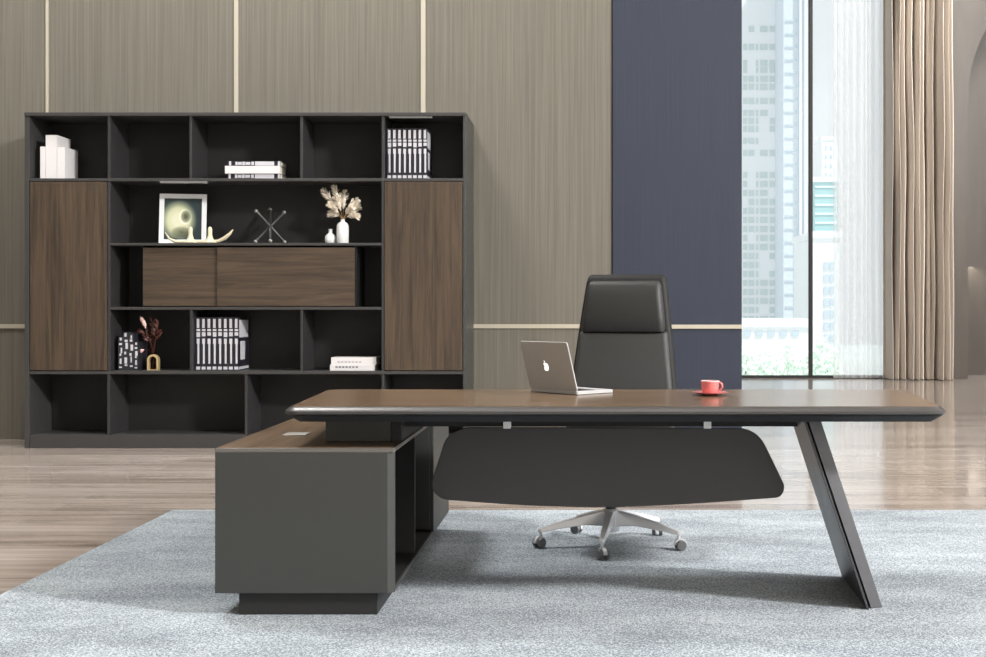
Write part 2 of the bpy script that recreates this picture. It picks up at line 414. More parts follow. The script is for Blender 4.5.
def marks(i):
    j = (i * 37 % 5) / 50
    return [(.25, .95, .74, .78), (.3, .8, .80, .97), (.25, .95, .63 + j / 3, .72), (.3, .85, .5, .60), (.45, .8, .13, .5), (.2, .95, .02, .075)]
def bookrow(x0, pitch, ytop, z0, where, group, dep):
    for i in range(8):
        a = x0 + i * pitch
        r = book(kx(a), kx(a + pitch * .95), YK, dep, z0, kz(ytop), 'bbook', 'black volume, white print, %s of eight %s' % (ordn[i], where), group, marks(i))
        if i == 7:
            X1 = kx(a + pitch * .95); org = r.location; zt = kz(ytop)
            bm = B()
            hh = zt - z0
            box(bm, X1, X1 + .0012, YK + .02, YK + dep - .03, z0 + hh * .62, z0 + hh * .95)
            box(bm, X1, X1 + .0012, YK + .05, YK + dep * .6, z0 + hh * .2, z0 + hh * .55)
            box(bm, X1, X1 + .0012, YK + .01, YK + dep - .02, z0 + hh * .02, z0 + hh * .07)
            obj('cover_print', bm, M['print'], r, org)
bookrow(386.6, 5.1, 128.5, Z1, 'in the top right niche', 'black volumes in the top right niche', .26)
bookrow(195.2, 5.45, 317.3, Z4, 'below the walnut sliding fronts', 'black volumes in the niche below the walnut fronts', .30)
sm = [(.2, .8, .08, .12), (.3, .7, .18, .34), (.2, .6, .40, .47), (.4, .9, .52, .68), (.2, .8, .74, .80), (.3, .7, .86, .95)]
for i, (x0, x1, yt, lb) in enumerate(((118.2, 122.7, 337, 'small dark speckled book, first in the row beside the dried red leaves'), (122.9, 128.2, 332, 'small dark speckled book, second in the row and tallest there'), (128.5, 133.2, 333.5, 'small dark speckled book, third in the row beside the dried red leaves'), (133.5, 138, 342, 'small dark speckled book, last and lowest in the row by the brass vase'))):
    q = [(min(1, u0 + .05 * ((i * 3 + k) % 4)), min(1, u1 + .05 * ((i + k) % 3)), min(.97, v0 + .02 * ((i * 5 + k) % 3)), min(.98, v1 + .02 * ((i * 5 + k) % 3))) for k, (u0, u1, v0, v1) in enumerate(sm)]
    book(kx(x0), kx(x1), YK, .2, Z4, kz(yt), 'gbook', lb, 'small books beside the brass vase', q)
def flatbook(x0, x1, y0, dep, z0, z1, cover, label, group, marks=(), mark='print', rot=0):
    """lying book, spine towards the room"""
    org = Vector(((x0 + x1) / 2, y0 + dep / 2, z0)); t = min(.004, (z1 - z0) * .16)
    r = thing('book', org, label, 'book', group)
    bm = B(); box(bm, x0, x1, y0, y0 + t, z0, z1); box(bm, x0, x1, y0 + t, y0 + dep, z0, z0 + t); box(bm, x0, x1, y0 + t, y0 + dep, z1 - t, z1)
    obj('cover', bm, M[cover], r, org)
    obj('pages', bx(x0 + .004, x1 - .004, y0 + t, y0 + dep - .005, z0 + t, z1 - t), M['page'], r, org)
    if marks:
        bm = B()
        for u0, u1, v0, v1 in marks: box(bm, x0 + (x1 - x0) * u0, x0 + (x1 - x0) * u1, y0 - .0012, y0, z0 + (z1 - z0) * v0, z0 + (z1 - z0) * v1)
        obj('spine_print', bm, M[mark], r, org)
    r.rotation_euler.z = rot
    return r
za, zb, zc = kz(173.6), kz(166.0), kz(161.0)
pm = [(.03, .07, .1, .95), (.15, .19, .2, .85), (.2, .27, .25, .8), (.28, .33, .2, .85), (.34, .43, .25, .8), (.45, .5, .2, .85), (.52, .88, .1, .9), (.95, .995, .05, .95)]
G = 'books stacked flat in the top middle niche'
flatbook(kx(227), kx(280.5), YK, .2, Z1, za, 'bbook', 'black book with white spine print at the bottom of the flat stack', G, pm)
flatbook(kx(225.3), kx(280), YK - .01, .21, za, zb, 'wbook', 'thick white book in the middle of the flat stack', G)
flatbook(kx(227.5), kx(280.5), YK, .2, zb, zc, 'bbook', 'black book with white spine print on top of the flat stack', G, pm)
G = 'white books lying flat in the lower right niche'
zm = kz(364.6)
flatbook(kx(330), kx(375), YK, .2, Z4, zm - .0005, 'wbook', 'white book with a row of grey print, lower of the two lying flat', G, [(.12 + .075 * i, .17 + .075 * i, .45, .75) for i in range(7)], 'ink')
flatbook(kx(331), kx(376), YK + .006, .2, zm, kz(357.4), 'wbook', 'white book lying on top of another white book in the lower right niche', G, [(.14 + .08 * i, .19 + .08 * i, .3, .42) for i in range(7)], 'ink')

# ------------------------------------------------------------------ ornaments on the long shelf
Yo = YF + .16
def ox(x): return X_(x, Yo)
def oz(y): return Z_(y, Yo)
# picture frame leaning back, turned slightly
fw, fh, ft = .358, .402, .018
org = Vector((ox(181.5), Yo + .02, Z2 + .002))
pf = thing('picture_frame', org, 'silver framed print of a pale swirl leaning back on the long shelf', 'picture frame')
mt = Matrix.Rotation(math.radians(-9), 4, 'X')
def fpart(name, parts, mat, off=None):
    bm = B()
    for p in parts: box(bm, *p)
    return obj(name, bm, mat, pf)
b_ = .036
fpart('frame', [(-fw / 2, fw / 2, 0, ft, 0, b_), (-fw / 2, fw / 2, 0, ft, fh - b_, fh), (-fw / 2, -fw / 2 + b_, 0, ft, b_, fh - b_), (fw / 2 - b_, fw / 2, 0, ft, b_, fh - b_)], M['silver'])
pr = fpart('print', [(-fw / 2 + b_, fw / 2 - b_, .008, .012, b_ - fh / 2, fh / 2 - b_)], M['picture']); pr.location = (0, 0, fh / 2)
fpart('backing', [(-fw / 2 + b_ * .5, fw / 2 - b_ * .5, .0125, ft + .004, b_ * .5, fh - b_ * .5)], M['under'])
st = fpart('easel_leg', [(-.025, .025, ft + .004, ft + .010, .01, .25)], M['under'])
pf.rotation_euler = (math.radians(-8), 0, math.radians(10))
# cream horn ornament
Yn = YF + .07
def nx(x): return X_(x, Yn)
def nz_(y): return Z_(y, Yn)
zb0 = Z2
org = Vector((nx(205), Yn, zb0))
bm = B()
pts = [(nx(165), Yn, nz_(232)), (nx(169), Yn, nz_(238.5)), (nx(176), Yn, zb0 + .012), (nx(190), Yn, zb0 + .012), (nx(210), Yn, zb0 + .012), (nx(219), Yn, nz_(241)), (nx(225), Yn, nz_(238)), (nx(230), Yn, nz_(233.5)), (nx(233), Yn, nz_(229.5))]
tube(bm, pts, [.003, .009, .012, .012, .012, .013, .016, .011, .003], 12)
def knob(cx_):
    lathe(bm, [(.055, .006), (.04, .018), (.026, .036), (.0175, .062), (.0165, .085), (.018, .105), (.014, .122), (.006, .13)], (nx(cx_), Yn, zb0), 16)
knob(190.5); knob(210)
hn = obj('horn_ornament', bm, M['cream'], org=org, smooth=True)
tag(hn, 'cream ornament with two knobs and an upswept horn tip before the framed print', 'ornament')
# jack ornament
org = Vector((ox(269.8), Yo, Z2))
jk = thing('jack_ornament', org, 'dull metal jack ornament of crossed rods with pale ball tips', 'ornament')
ctr = at(270, 225.5, Yo)
ends = [(at(256, 211, Yo - .03), at(284.5, 240.6, Yo + .03)), (at(255.5, 239.8, Yo - .04), at(284, 212.5, Yo + .04)), (at(270, 209.8, Yo + .13), at(270.3, 240.6, Yo - .12))]
for a, b in ends:
    for e in (a, b):
        if e.z < ctr.z: e.z = Z2 + .0165
    bm = B(); tube(bm, [a, a.lerp(b, .12), a.lerp(b, .42), a.lerp(b, .5), a.lerp(b, .58), a.lerp(b, .88), b], [.014, .010, .0115, .017, .0115, .010, .014], 10)
    rd = obj('rod', bm, M['iron'], jk, org, smooth=True)
    for e in (a, b):
        bm = B(); bmesh.ops.create_icosphere(bm, subdivisions=3, radius=.0165, matrix=Matrix.Translation(e))
        obj('ball_tip', bm, M['tip'], rd, org, smooth=True)
# vases
org = Vector((ox(330.5), Yo, Z2))
bm = B(); s_ = Yo / F
lathe(bm, [(4.2 * s_, 0), (5.3 * s_, .012), (5.6 * s_, .035), (5.3 * s_, .06), (3.4 * s_, .078), (2.0 * s_, .084), (1.9 * s_, .112), (2.5 * s_, .118), (1.6 * s_, .117), (1.4 * s_, .085), (3 * s_, .06)], org, 24)
tag(obj('bottle_vase', bm, M['white'], org=org, smooth=True), 'small squat white bottle vase, empty, beside the taller vase', 'vase')
org = Vector((ox(343.2), Yo - .02, Z2))
bm = B()
lathe(bm, [(5.4 * s_, 0), (6.0 * s_, .01), (6.1 * s_, .1), (5.8 * s_, .145), (4.6 * s_, .163), (2.3 * s_, .172), (2.1 * s_, .186), (2.4 * s_, .192), (1.7 * s_, .192), (1.6 * s_, .172), (4.5 * s_, .14)], org, 28)
vs = obj('bottle_vase', bm, M['white'], org=org, smooth=True)
tag(vs, 'tall white bottle vase holding cream pampas plumes on the long shelf', 'vase')
# pampas
porg = Vector((org.x, org.y, Z2 + .15))
pg = thing('pampas_bunch', porg, 'cream dried pampas plumes spreading from the tall white vase', 'dried flowers')
tips = [((322.5, 189), .02), ((334, 185.5), .0), ((328.5, 203), -.04), ((330, 214), .03), ((345, 191), .05), ((358, 199), -.03), ((359.5, 206), .03), ((358, 216), -.05), ((352.5, 207), -.07), ((336, 196), -.05)]
base = Vector((org.x, org.y, Z2 + .19))
for (px, py), dy in tips:
    tip = at(px, py, Yo + dy)
    mid = base.lerp(tip, .55) + Vector((0, 0, .035))
    def bez(t): return base * (1 - t) ** 2 + mid * 2 * t * (1 - t) + tip * t * t
    bm = B(); tube(bm, [Vector((org.x, org.y, Z2 + .155))] + [bez(t / 8) for t in range(0, 8)], .0022, 5)
    stm = obj('stem', bm, M['stem'], pg, porg)
    bm = B()
    tube(bm, [bez(.28 + .72 * q_ / 7) for q_ in range(8)], [.003, .009, .013, .0145, .0135, .011, .007, .001], 8)
    for k in range(70):
        t = .3 + .7 * (k / 69); p = bez(t); d = (bez(min(1, t + .05)) - bez(t - .05)).normalized()
        rnd = Vector((random.uniform(-1, 1), random.uniform(-1, 1), random.uniform(-1, 1))).normalized()
        s = (rnd - d * rnd.dot(d)).normalized()
        L_ = .05 * (math.sin(PI * min(1, (t - .2) / .85)) * .9 + .25)
        q = p + (d * .8 + s * .75).normalized() * L_ + Vector((0, 0, -.006))
        wv = d.cross(s).normalized() * .005
        m_ = (p + q) / 2 + s * .006
        vv = [bm.verts.new(a) for a in (p - wv * .5, p + wv * .5, m_ + wv, q, m_ - wv)]
        bm.faces.new(vv)
    obj('plume', bm, M['pampas'], pg, porg)

# brass framed tube vase with dried leaves
Yv = YF + .13
def vx(x): return X_(x, Yv)
def vz(y): return Z_(y, Yv)
org = Vector((vx(153.6), Yv, Z4))
bv = thing('tube_vase', org, 'brass arch stand holding a reddish glass tube vase', 'vase')
r_ = .0075
half = (159 - 148.2) / 2 * Yv / F
zt = vz(354.5)
pts = [(org.x - half, Yv, Z4)] + [(org.x - half * math.cos(a), Yv, zt - .045 + .045 * math.sin(a)) for a in [PI * i / 14 for i in range(15)]] + [(org.x + half, Yv, Z4)]
bm = B()
out = []; inn = []
for i, p in enumerate(pts):
    p = Vector(p); c_ = Vector((org.x, Yv, min(p.z, zt - .045))); d = (p - c_).normalized()
    out.append(p + d * .002); inn.append(p - d * .0135)
for y0 in (0,):
    for i in range(len(pts) - 1):
        poly = [out[i], out[i + 1], inn[i + 1], inn[i]]
        prism(bm, [q + Vector((0, -.02, 0)) for q in poly], (0, .04, 0))
bmesh.ops.remove_doubles(bm, verts=bm.verts, dist=1e-5)
obj('brass_arch', bm, M['brass'], bv, org)
bm = B(); lathe(bm, [(.006, .004), (.0105, .010), (.0115, .02), (.0115, .125)], org, 16, True, False)
obj('glass_tube', bm, M['tube'], bv, org, smooth=True)
bm = B(); box(bm, org.x - half - .002, org.x + half + .002, Yv - .02, Yv + .02, Z4, Z4 + .006)
obj('base_plate', bm, M['brass'], bv, org)
porg = Vector((org.x, Yv, Z4 + .02))
dl = thing('dried_leaf_stems', porg, 'dried dark red leaves with a pale plume standing in the brass tube vase', 'dried flowers')
def leaf(bm, p, d, L_, w_, nrm):
    d = Vector(d).normalized(); s = d.cross(Vector(nrm)).normalized(); nn = s.cross(d)
    c = [bm.verts.new(p + d * L_ * t + nn * .012 * math.sin(PI * t)) for t in (0, .3, .6, 1)]
    l = [bm.verts.new(p + d * L_ * t + s * w_ * k) for t, k in ((.3, .8), (.6, 1))]
    r = [bm.verts.new(p + d * L_ * t - s * w_ * k) for t, k in ((.3, .8), (.6, 1))]
    for f in ((c[0], c[1], l[0]), (c[0], r[0], c[1]), (c[1], c[2], l[1], l[0]), (c[1], r[0], r[1], c[2]), (c[2], c[3], l[1]), (c[2], r[1], c[3])): bm.faces.new(f)
bs = Vector((org.x, Yv, Z4 + .03)); nk = Vector((org.x, Yv, Z4 + .13))
stems = [(143, 322, 'plume'), (156.5, 331, 'red'), (158, 326, 'red'), (149, 336, 'red'), (141.5, 350.5, 'pale'), (144, 332, 'red'), (152, 322, 'red')]
for px, py, kind in stems:
    tip = at(px, py, Yv + random.uniform(-.05, .04))
    mid = nk.lerp(tip, .5) + Vector((0, 0, .03))
    pts = [bs, nk] + [nk * (1 - t) ** 2 + mid * 2 * t * (1 - t) + tip * t * t for t in (.25, .5, .75, 1)]
    bm = B(); tube(bm, pts, .002, 5)
    st = obj('stem', bm, M['burg'], dl, porg)
    bm = B(); d0 = (tip - mid).normalized()
    if kind == 'red':
        for k in range(7):
            p = pts[-1].lerp(pts[-3], k / 6)
            leaf(bm, p, d0 + Vector((random.uniform(-1, 1), random.uniform(-.6, .6), random.uniform(-.7, .9))), random.uniform(.04, .075), .013, (random.uniform(-.5, .5), -1, random.uniform(-.3, .3)))
        obj('leaves', bm, M['burg'], st, porg)
    else:
        nL = 14 if kind == 'plume' else 6
        for k in range(nL):
            p = pts[-1].lerp(pts[-2], k / (nL - 1) * 1.1)
            leaf(bm, p, d0 * 1.4 + Vector((random.uniform(-.5, .5), random.uniform(-.4, .4), random.uniform(-.4, .4))), .05, .0095, (0, -1, random.uniform(-.4, .4)))
        lv = obj('leaves', bm, M['pinkleaf'], st, porg); lv['label'] = 'pale pink plume'

# ------------------------------------------------------------------ return cabinet
YR, YR2 = 4.40, 6.13
sr = YR / F
rx0, rx1 = X_(215, YR), X_(394, YR)
rz1, rz0 = Z_(448, YR), Z_(593.3, YR)
ro = Vector(((rx0 + rx1) / 2, (YR + YR2) / 2, RZ))
rc = thing('side_cabinet', ro, 'low charcoal return cabinet with walnut top supporting the left end of the desk', 'cabinet')
def rp_(name, *a, mat='cab', bevel=.002): return obj(name, bx(*a), M[mat], rc, ro, bevel)
bm = B(); prism(bm, [(rx0, YR, rz0), (X_(387.5, YR), YR, rz0), (rx1, YR + .018, rz0), (rx1, YR + .03, rz0), (rx0, YR + .025, rz0)], (0, 0, rz1 - .016 - rz0))
obj('front_panel', bm, M['cab'], rc, ro, .001)
rp_('side_panel', rx0, rx0 + .022, YR + .025, YR2, rz0, rz1 - .016)
rp_('base_panel', rx0 + .022, rx1 - .012, YR + .025, YR2, rz0, rz0 + .012, mat='cabdark')  # dark colour stands in for shade inside the open niche
rp_('edge_strip', rx1 - .012, rx1 - .002, YR + .025, YR2, rz0, rz0 + .016)
rp_('top_panel', rx0, rx1, YR + .0, YR2, rz1 - .016, rz1 - .001, mat='edgelight')
rp_('top_veneer', rx0 + .004, rx1 - .012, YR + .012, YR2 - .004, rz1 - .001, rz1 + .0005, mat='topY', bevel=0)
rp_('plinth', X_(239, 4.43), X_(377.5, 4.43), 4.43, YR2 - .06, RZ, rz0, mat='cabdark')
ydv = YR * (rx1 / X_(418, YR))
yend = YR * (rx1 / X_(433.5, YR))
rp_('divider', rx0 + .022, rx1 - .012, ydv - .01, ydv + .01, rz0 + .022, rz1 - .016, mat='cabdark')
rp_('back_panel', rx0 + .30, rx0 + .315, YR + .025, yend, rz0 + .022, rz1 - .016, mat='cabdark')
rp_('cupboard_box', rx0 + .022, rx1 - .018, yend, YR2 - .004, rz0 + .022, rz1 - .016)
rp_('cupboard_door', rx1 - .018, rx1, yend + .002, YR2 - .004, rz0 + .004, rz1 - .018)
# cable box set in the top
cb = at(296, 434, 1); kk = (H - rz1) / ((434.5 - VY) / F)
cxx = X_(296.5, kk)
rp_('cable_box', cxx - .045, cxx + .045, kk - .045, kk + .045, rz1 + .0005, rz1 + .004, mat='plate', bevel=.0015)

# ------------------------------------------------------------------ desk
zt = .75
do = Vector((.1, 4.8, RZ))
dk = thing('executive_desk', do, 'long executive desk with walnut top, grey edges, slanted steel leg and curved modesty panel', 'desk')
yl, yb_ = 4.335, 5.27
P = round_poly([(X_(282.5, yl), yl), (X_(949, yl), yl), (1.35, yb_), (-1.11, yb_)], [.06, .07, .1, .08], 8)
def offs(poly, d):
    n_ = len(poly); out = []
    for i in range(n_):
        a, b = poly[i - 1], poly[(i + 1) % n_]
        t = (Vector(b) - Vector(a)).normalized(); nrm = Vector((-t.y, t.x))
        out.append(Vector(poly[i]) + nrm * d)
    return out
def ring(d, z): return [(p.x, p.y, z) for p in offs(P, d)]
bm = B()
loft(bm, [ring(.024, zt - .001), ring(.02, zt - .0016), ring(.005, zt - .011), ring(0, zt - .016), ring(0, zt - .024), ring(.012, zt - .031)], True, False)
loft(bm, [ring(.024, zt - .001), ring(.024, zt - .03), ring(.012, zt - .031)], False, False)
obj('edge_band', bm, M['edge'], dk, do, smooth=True)
bm = B(); loft(bm, [ring(.0245, zt - .028), ring(.0245, zt)]); obj('tabletop', bm, M['top'], dk, do)
bm = B(); loft(bm, [ring(.008, zt - .031), ring(.05, zt - .056)]); obj('underside', bm, M['under'], dk, do)
zu = zt - .056
# riser block on the return
obj('riser', bx(X_(325.5, 4.6), X_(390.5, 4.6), 4.6, 5.2, rz1 + .001, zu), M['cab'], dk, do, .002)
obj('riser_shade_panel', bx(X_(390.7, 4.6), rx1 - .004, 4.605, 5.9, rz1 + .001, zu), M['cabdark'], dk, do, .002)  # dark panel, its colour stands in for shade under the desk top
# beams under the top
bmz = B(); box(bmz, X_(392.5, 4.6), X_(808, 4.72), 4.72, 4.78, Z_(426.5, 4.72), zu); box(bmz, X_(392.5, 4.6), .9, 5.05, 5.11, zu - .03, zu)
obj('beam', bmz, M['under'], dk, do, .002)
# slanted leg: wide inner blade and narrow front fin
fz = RZ
bm = B()
Yt0, Yt1 = 4.56, 4.95
Lb0 = Vector((X_(867, 4.50), 4.50, fz)); Lb1 = Vector((X_(842, 5.05), 5.05, fz))
Lt0 = Vector((X_(803, 4.50), 4.50, zu)); Lt1 = Vector((X_(788.5, 4.83), 4.83, zu))
tk = Vector((.009, .001, 0))
loft(bm, [[Lb0, Lb0 + tk, Lb1 + tk, Lb1], [Lt0, Lt0 + tk, Lt1 + tk, Lt1]])
obj('leg_blade', bm, M['steel'], dk, do, .0015)
bm = B()
a0 = Lb0 + Vector((.019, .02, 0)); a1 = Vector((X_(882.5, 4.535), 4.535, fz)); t0 = Lt0 + Vector((.019, .02, 0)); t1 = Vector((X_(820, 4.535), 4.535, zu))
dv = Vector((.012, .18, 0))
loft(bm, [[a0 + Vector((.018, .0, 0)) * 0, a1, a1 + dv, a1 + dv - Vector((.02, 0, 0)), a0 + Vector((.012, .016, 0))], [t0, t1, t1 + dv, t1 + dv - Vector((.02, 0, 0)), t0 + Vector((.012, .016, 0))]])
gq = Vector((.004, .05, 0)); gw = Vector((.012, 0, 0)); gd = Vector((.01, .12, 0)); g0 = Lb0 + gq; g1 = Lt0 + gq
bg_ = B(); loft(bg_, [[g0, g0 + gw * 2.2, g0 + gw * 2.2 + gd, g0 + gd], [g1, g1 + gw * 2.2, g1 + gw * 2.2 + gd, g1 + gd]])
obj('leg_gap_shade', bg_, M['under'], dk, do)  # dark filler, paints the shade in the slot between blade and fin
obj('leg_fin', bm, M['steel2'], dk, do, .0015)
# modesty panel, bowed a little
Ym = 4.70
pp = [(446, 436), (464, 427.2), (757, 428.2), (785.5, 487), (781, 497.5), (700, 503.5), (610, 508), (520, 505.5), (440, 499.5), (430, 487)]
pp2 = [(x, -y) for x, y in pp]
rd_ = [12, 14, 20, 12, 12, 30, 30, 30, 10, 12]
pr_ = round_poly(pp2[::-1], rd_[::-1], 6)
bm = B()
prism(bm, [(X_(p.x, Ym), Ym, Z_(-p.y, Ym)) for p in pr_], (0, .016, 0))
obj('modesty_panel', bm, M['modesty'], dk, do, .003)
for x in (507, 707.5):
    obj('bracket', bx(X_(x - 3.8, 4.69), X_(x + 3.8, 4.69), 4.688, 4.72, Z_(428.6, 4.69), Z_(420, 4.69)), M['bracket'], dk, do, .002)['label'] = 'pale square bracket'

# ------------------------------------------------------------------ laptop
hl = Vector((-.238, 5.12, zt)); hr = Vector((-.043, 4.905, zt))
u = (hr - hl).normalized(); wl = (hr - hl).length; v = Vector((-u.y, u.x, 0))
if v.y < 0: v = -v
lo = (hl + hr) / 2
lp = thing('laptop', lo, 'open silver laptop with a lit logo on its lid, standing on the desk', 'laptop')
lp.rotation_euler.z = math.atan2(u.y, u.x)
# local frame: x along hinge, y away from the lid over the keyboard
bm = B(); r4 = round_poly([(-wl / 2, 0), (wl / 2, 0), (wl / 2, .198), (-wl / 2, .198)], .012, 4)
prism(bm, [(p.x, p.y, .001) for p in r4], (0, 0, .013))
bs_ = obj('base', bm, M['alu'], lp, bevel=.002)
bm = B()
for i in range(12):
    for j in range(5): box(bm, -wl / 2 + .022 + i * (wl - .044) / 12, -wl / 2 + .022 + (i + .85) * (wl - .044) / 12, .025 + j * .019, .025 + (j + .85) * .019, .014, .0152)
obj('keyboard', bm, M['key'], bs_)
obj('trackpad', bx(-.05, .05, .13, .185, .014, .0146), M['alu'], bs_)
tl = math.radians(16)
ml = Matrix.Translation((0, .004, .014)) @ Matrix.Rotation(tl, 4, 'X')
bm = B(); r4 = round_poly([(-wl / 2, 0), (wl / 2, 0), (wl / 2, .202), (-wl / 2, .202)], .01, 4)
prism(bm, [(p.x, -.003, p.y) for p in r4], (0, .006, 0)); bmesh.ops.transform(bm, matrix=ml, verts=bm.verts)
lid = obj('lid', bm, M['alu'], lp, bevel=.0015)
bm = B(); box(bm, -wl / 2 + .008, wl / 2 - .008, .003, .0036, .008, .195); bmesh.ops.transform(bm, matrix=ml, verts=bm.verts)
obj('screen', bm, M['screen'], lid)
# logo: bitten fruit with leaf, flush on the lid's back
apl = [(0, .40), (.16, .47), (.34, .42), (.42, .30), (.30, .18), (.26, .04), (.32, -.10), (.45, -.18), (.36, -.38), (.22, -.54), (.1, -.54), (0, -.49), (-.12, -.54), (-.24, -.52), (-.40, -.30), (-.47, -.04), (-.45, .22), (-.34, .40), (-.16, .46)]
lf = [(0, .5), (.02, .64), (.1, .76), (.2, .82), (.18, .68), (.1, .56)]
bm = B(); S = .032
for pl in (apl, lf):
    prism(bm, [(-.012 - x * S, -.0036, .098 + z * S) for x, z in pl], (0, .0012, 0))
bmesh.ops.transform(bm, matrix=ml, verts=bm.verts)
obj('logo', bm, M['logo'], lid)

# ------------------------------------------------------------------ cup and saucer
Yc = 4.90; co = Vector((X_(709.7, Yc), Yc, zt))
bm = B(); lathe(bm, [(.03, 0), (.034, .002), (.05, .006), (.07, .012), (.0705, .0135), (.05, .010), (.033, .0065)], co, 36)
tag(obj('saucer', bm, M['red'], org=co, smooth=True), 'red saucer under the red cup on the desk top', 'saucer')
cc = co + Vector((.002, 0, .0072))
cp = thing('coffee_cup', cc, 'small red coffee cup with pale rim, handle turned to the right', 'cup')
bm = B(); lathe(bm, [(.02, 0), (.026, .001), (.031, .008), (.0345, .022), (.036, .042), (.0365, .047)], cc, 32, True, False)
lathe(bm, [(.0335, .047), (.033, .035), (.029, .012), (.02, .007)], cc, 32, False, True)
obj('bowl', bm, M['red'], cp, cc, smooth=True)
bm = B(); lathe(bm, [(.0366, .047), (.0366, .0505), (.0335, .0505), (.0335, .047), (.0366, .047)], cc, 32, False, False); obj('rim', bm, M['pink'], cp, cc, smooth=True)
bm = B(); lathe(bm, [(.0328, .036), (.0328, .0365)], cc, 28); obj('coffee', bm, M['coffee'], cp, cc)
bm = B(); hd = Vector((.94, -.34, 0))
tube(bm, [cc + hd * r0 + Vector((0, 0, z0)) for r0, z0 in ((.034, .042), (.041, .043), (.047, .037), (.048, .027), (.043, .018), (.033, .013))], [.004, .0045, .0045, .0045, .0042, .004], 10)
obj('handle', bm, M['red'], cp, cc, smooth=True)

# ------------------------------------------------------------------ office chair
cho = Vector((.105, 5.72, RZ))
ch = thing('office_chair', cho, 'high backed dark leather swivel chair on polished star base behind the desk', 'chair')
yaw = -math.radians(13); ch.rotation_euler.z = yaw
# local: sitter faces -y
def bc_y(z): # backrest centre line
    t = (z - .45) / .8
    return .25 + .02 * math.sin(PI * min(1, t) * .9) + .10 * t * t
def bc_w(z):
    t = max(0, min(1, (z - .45) / .79))
    return .565 - .175 * t ** 1.2
def back_rings(zs, wk, th, dy, r):
    out = []
    for z, k, tk_ in zs:
        out.append([(x, y, z) for x, y, _ in rrect(bc_w(z) * wk * k, th * tk_, min(r, th * tk_ * .48), 5, 0, bc_y(z) + dy)])
    return out
ZT = 1.247
zs = [(.43, .9, .6), (.45, 1, 1)] + [(.45 + i * (ZT - .04 - .45) / 14, 1, 1) for i in range(1, 15)] + [(ZT - .02, .985, .9), (ZT - .006, .95, .65), (ZT, .9, .3)]
bm = B(); loft(bm, back_rings(zs, 1.0, .06, .02, .028)); obj('backrest', bm, M['shell'], ch, smooth=True)
zs = [(.47, .9, .5), (.49, 1, 1)] + [(.49 + i * (.94 - .49) / 8, 1, 1) for i in range(1, 9)] + [(.962, 1, .9), (.970, .98, .4)]
bm = B(); loft(bm, back_rings(zs, .93, .05, -.02, .024)); cu = obj('back_cushion', bm, M['leather2'], ch, smooth=True); cu['label'] = 'smooth grey lower back cushion'
zs = [(.964, .9, .3), (.972, .97, .8), (.99, 1, 1.05), (1.04, 1, 1.25), (1.1, 1, 1.3), (1.15, 1, 1.2), (1.19, 1, 1.0), (1.205, .97, .8), (1.215, .9, .35)]
bm = B(); loft(bm, back_rings(zs, .90, .06, -.03, .03)); hrst = obj('headrest', bm, M['leather'], ch, smooth=True); hrst['label'] = 'padded black headrest cushion'
bm = B()
loft(bm, [[(x, y, z) for x, y, _ in rrect(w_, d_, .09, 6, 0, -.02)] for w_, d_, z in ((.44, .44, .37), (.5, .5, .385), (.53, .53, .41), (.53, .53, .445), (.51, .51, .465), (.45, .45, .475))])
obj('seat', bm, M['leather'], ch, smooth=True)
bm = B(); box(bm, -.09, .09, -.12, .12, .325, .372); box(bm, -.045, .045, .1, .30, .34, .365); obj('mechanism', bm, M['rubber'], ch, bevel=.008)
bm = B(); lathe(bm, [(.024, .10), (.024, .26), (.016, .262), (.016, .33)], n=20); obj('gas_lift', bm, M['rubber'], ch, smooth=True)
bm = B(); lathe(bm, [(.03, .062), (.038, .066), (.038, .16), (.03, .168)], n=24); obj('hub', bm, M['chrome'], ch, smooth=True)
for ang in (-22, -98, -170, 118, 46):
    a = math.radians(ang) - yaw
    d = Vector((math.cos(a), math.sin(a), 0)); s = Vector((-d.y, d.x, 0)); R_ = .325
    rings = []
    for r, w_, zt_, zb_ in ((.03, .022, .16, .09), (.12, .020, .143, .098), (.24, .016, .113, .083), (R_, .013, .088, .068), (R_ + .012, .008, .084, .07)):
        p = d * r
        rings.append([p + s * w_ + Vector((0, 0, zb_)), p + s * w_ * .8 + Vector((0, 0, zt_)), p - s * w_ * .8 + Vector((0, 0, zt_)), p - s * w_ + Vector((0, 0, zb_))])
    bm = B(); loft(bm, rings)
    lg = obj('base_leg', bm, M['chrome'], ch, bevel=.003)
    p = d * R_
    ca = a + math.radians(35); cd = Vector((math.cos(ca), math.sin(ca), 0)); cs = Vector((-cd.y, cd.x, 0))
    bm = B(); tube(bm, [p + Vector((0, 0, .046)), p + Vector((0, 0, .07))], .007, 8)
    bmh = bm
    # fork hood: half round shell over the wheels
    c0 = p + cd * .008 + Vector((0, 0, .0235))
    arc = [c0 + cd * .03 * math.cos(PI * i / 10) + Vector((0, 0, .03 * math.sin(PI * i / 10))) for i in range(11)]
    prism(bmh, [q - cs * .008 for q in arc], cs * .016)
    cst = obj('caster', bmh, M['chrome'], lg)
    for sg in (-1, 1):
        bm = B(); q = c0 + cs * sg * .0165
        mtx = Matrix.Translation(q) @ Vector((0, 0, 1)).rotation_difference(cs).to_matrix().to_4x4()
        lathe(bm, [(.012, -.0085), (.021, -.008), (.0235, -.004), (.0235, .004), (.021, .008), (.012, .0085)], n=20)
        bmesh.ops.transform(bm, matrix=mtx, verts=bm.verts)
        obj('wheel', bm, M['wheelm'], cst, smooth=True)

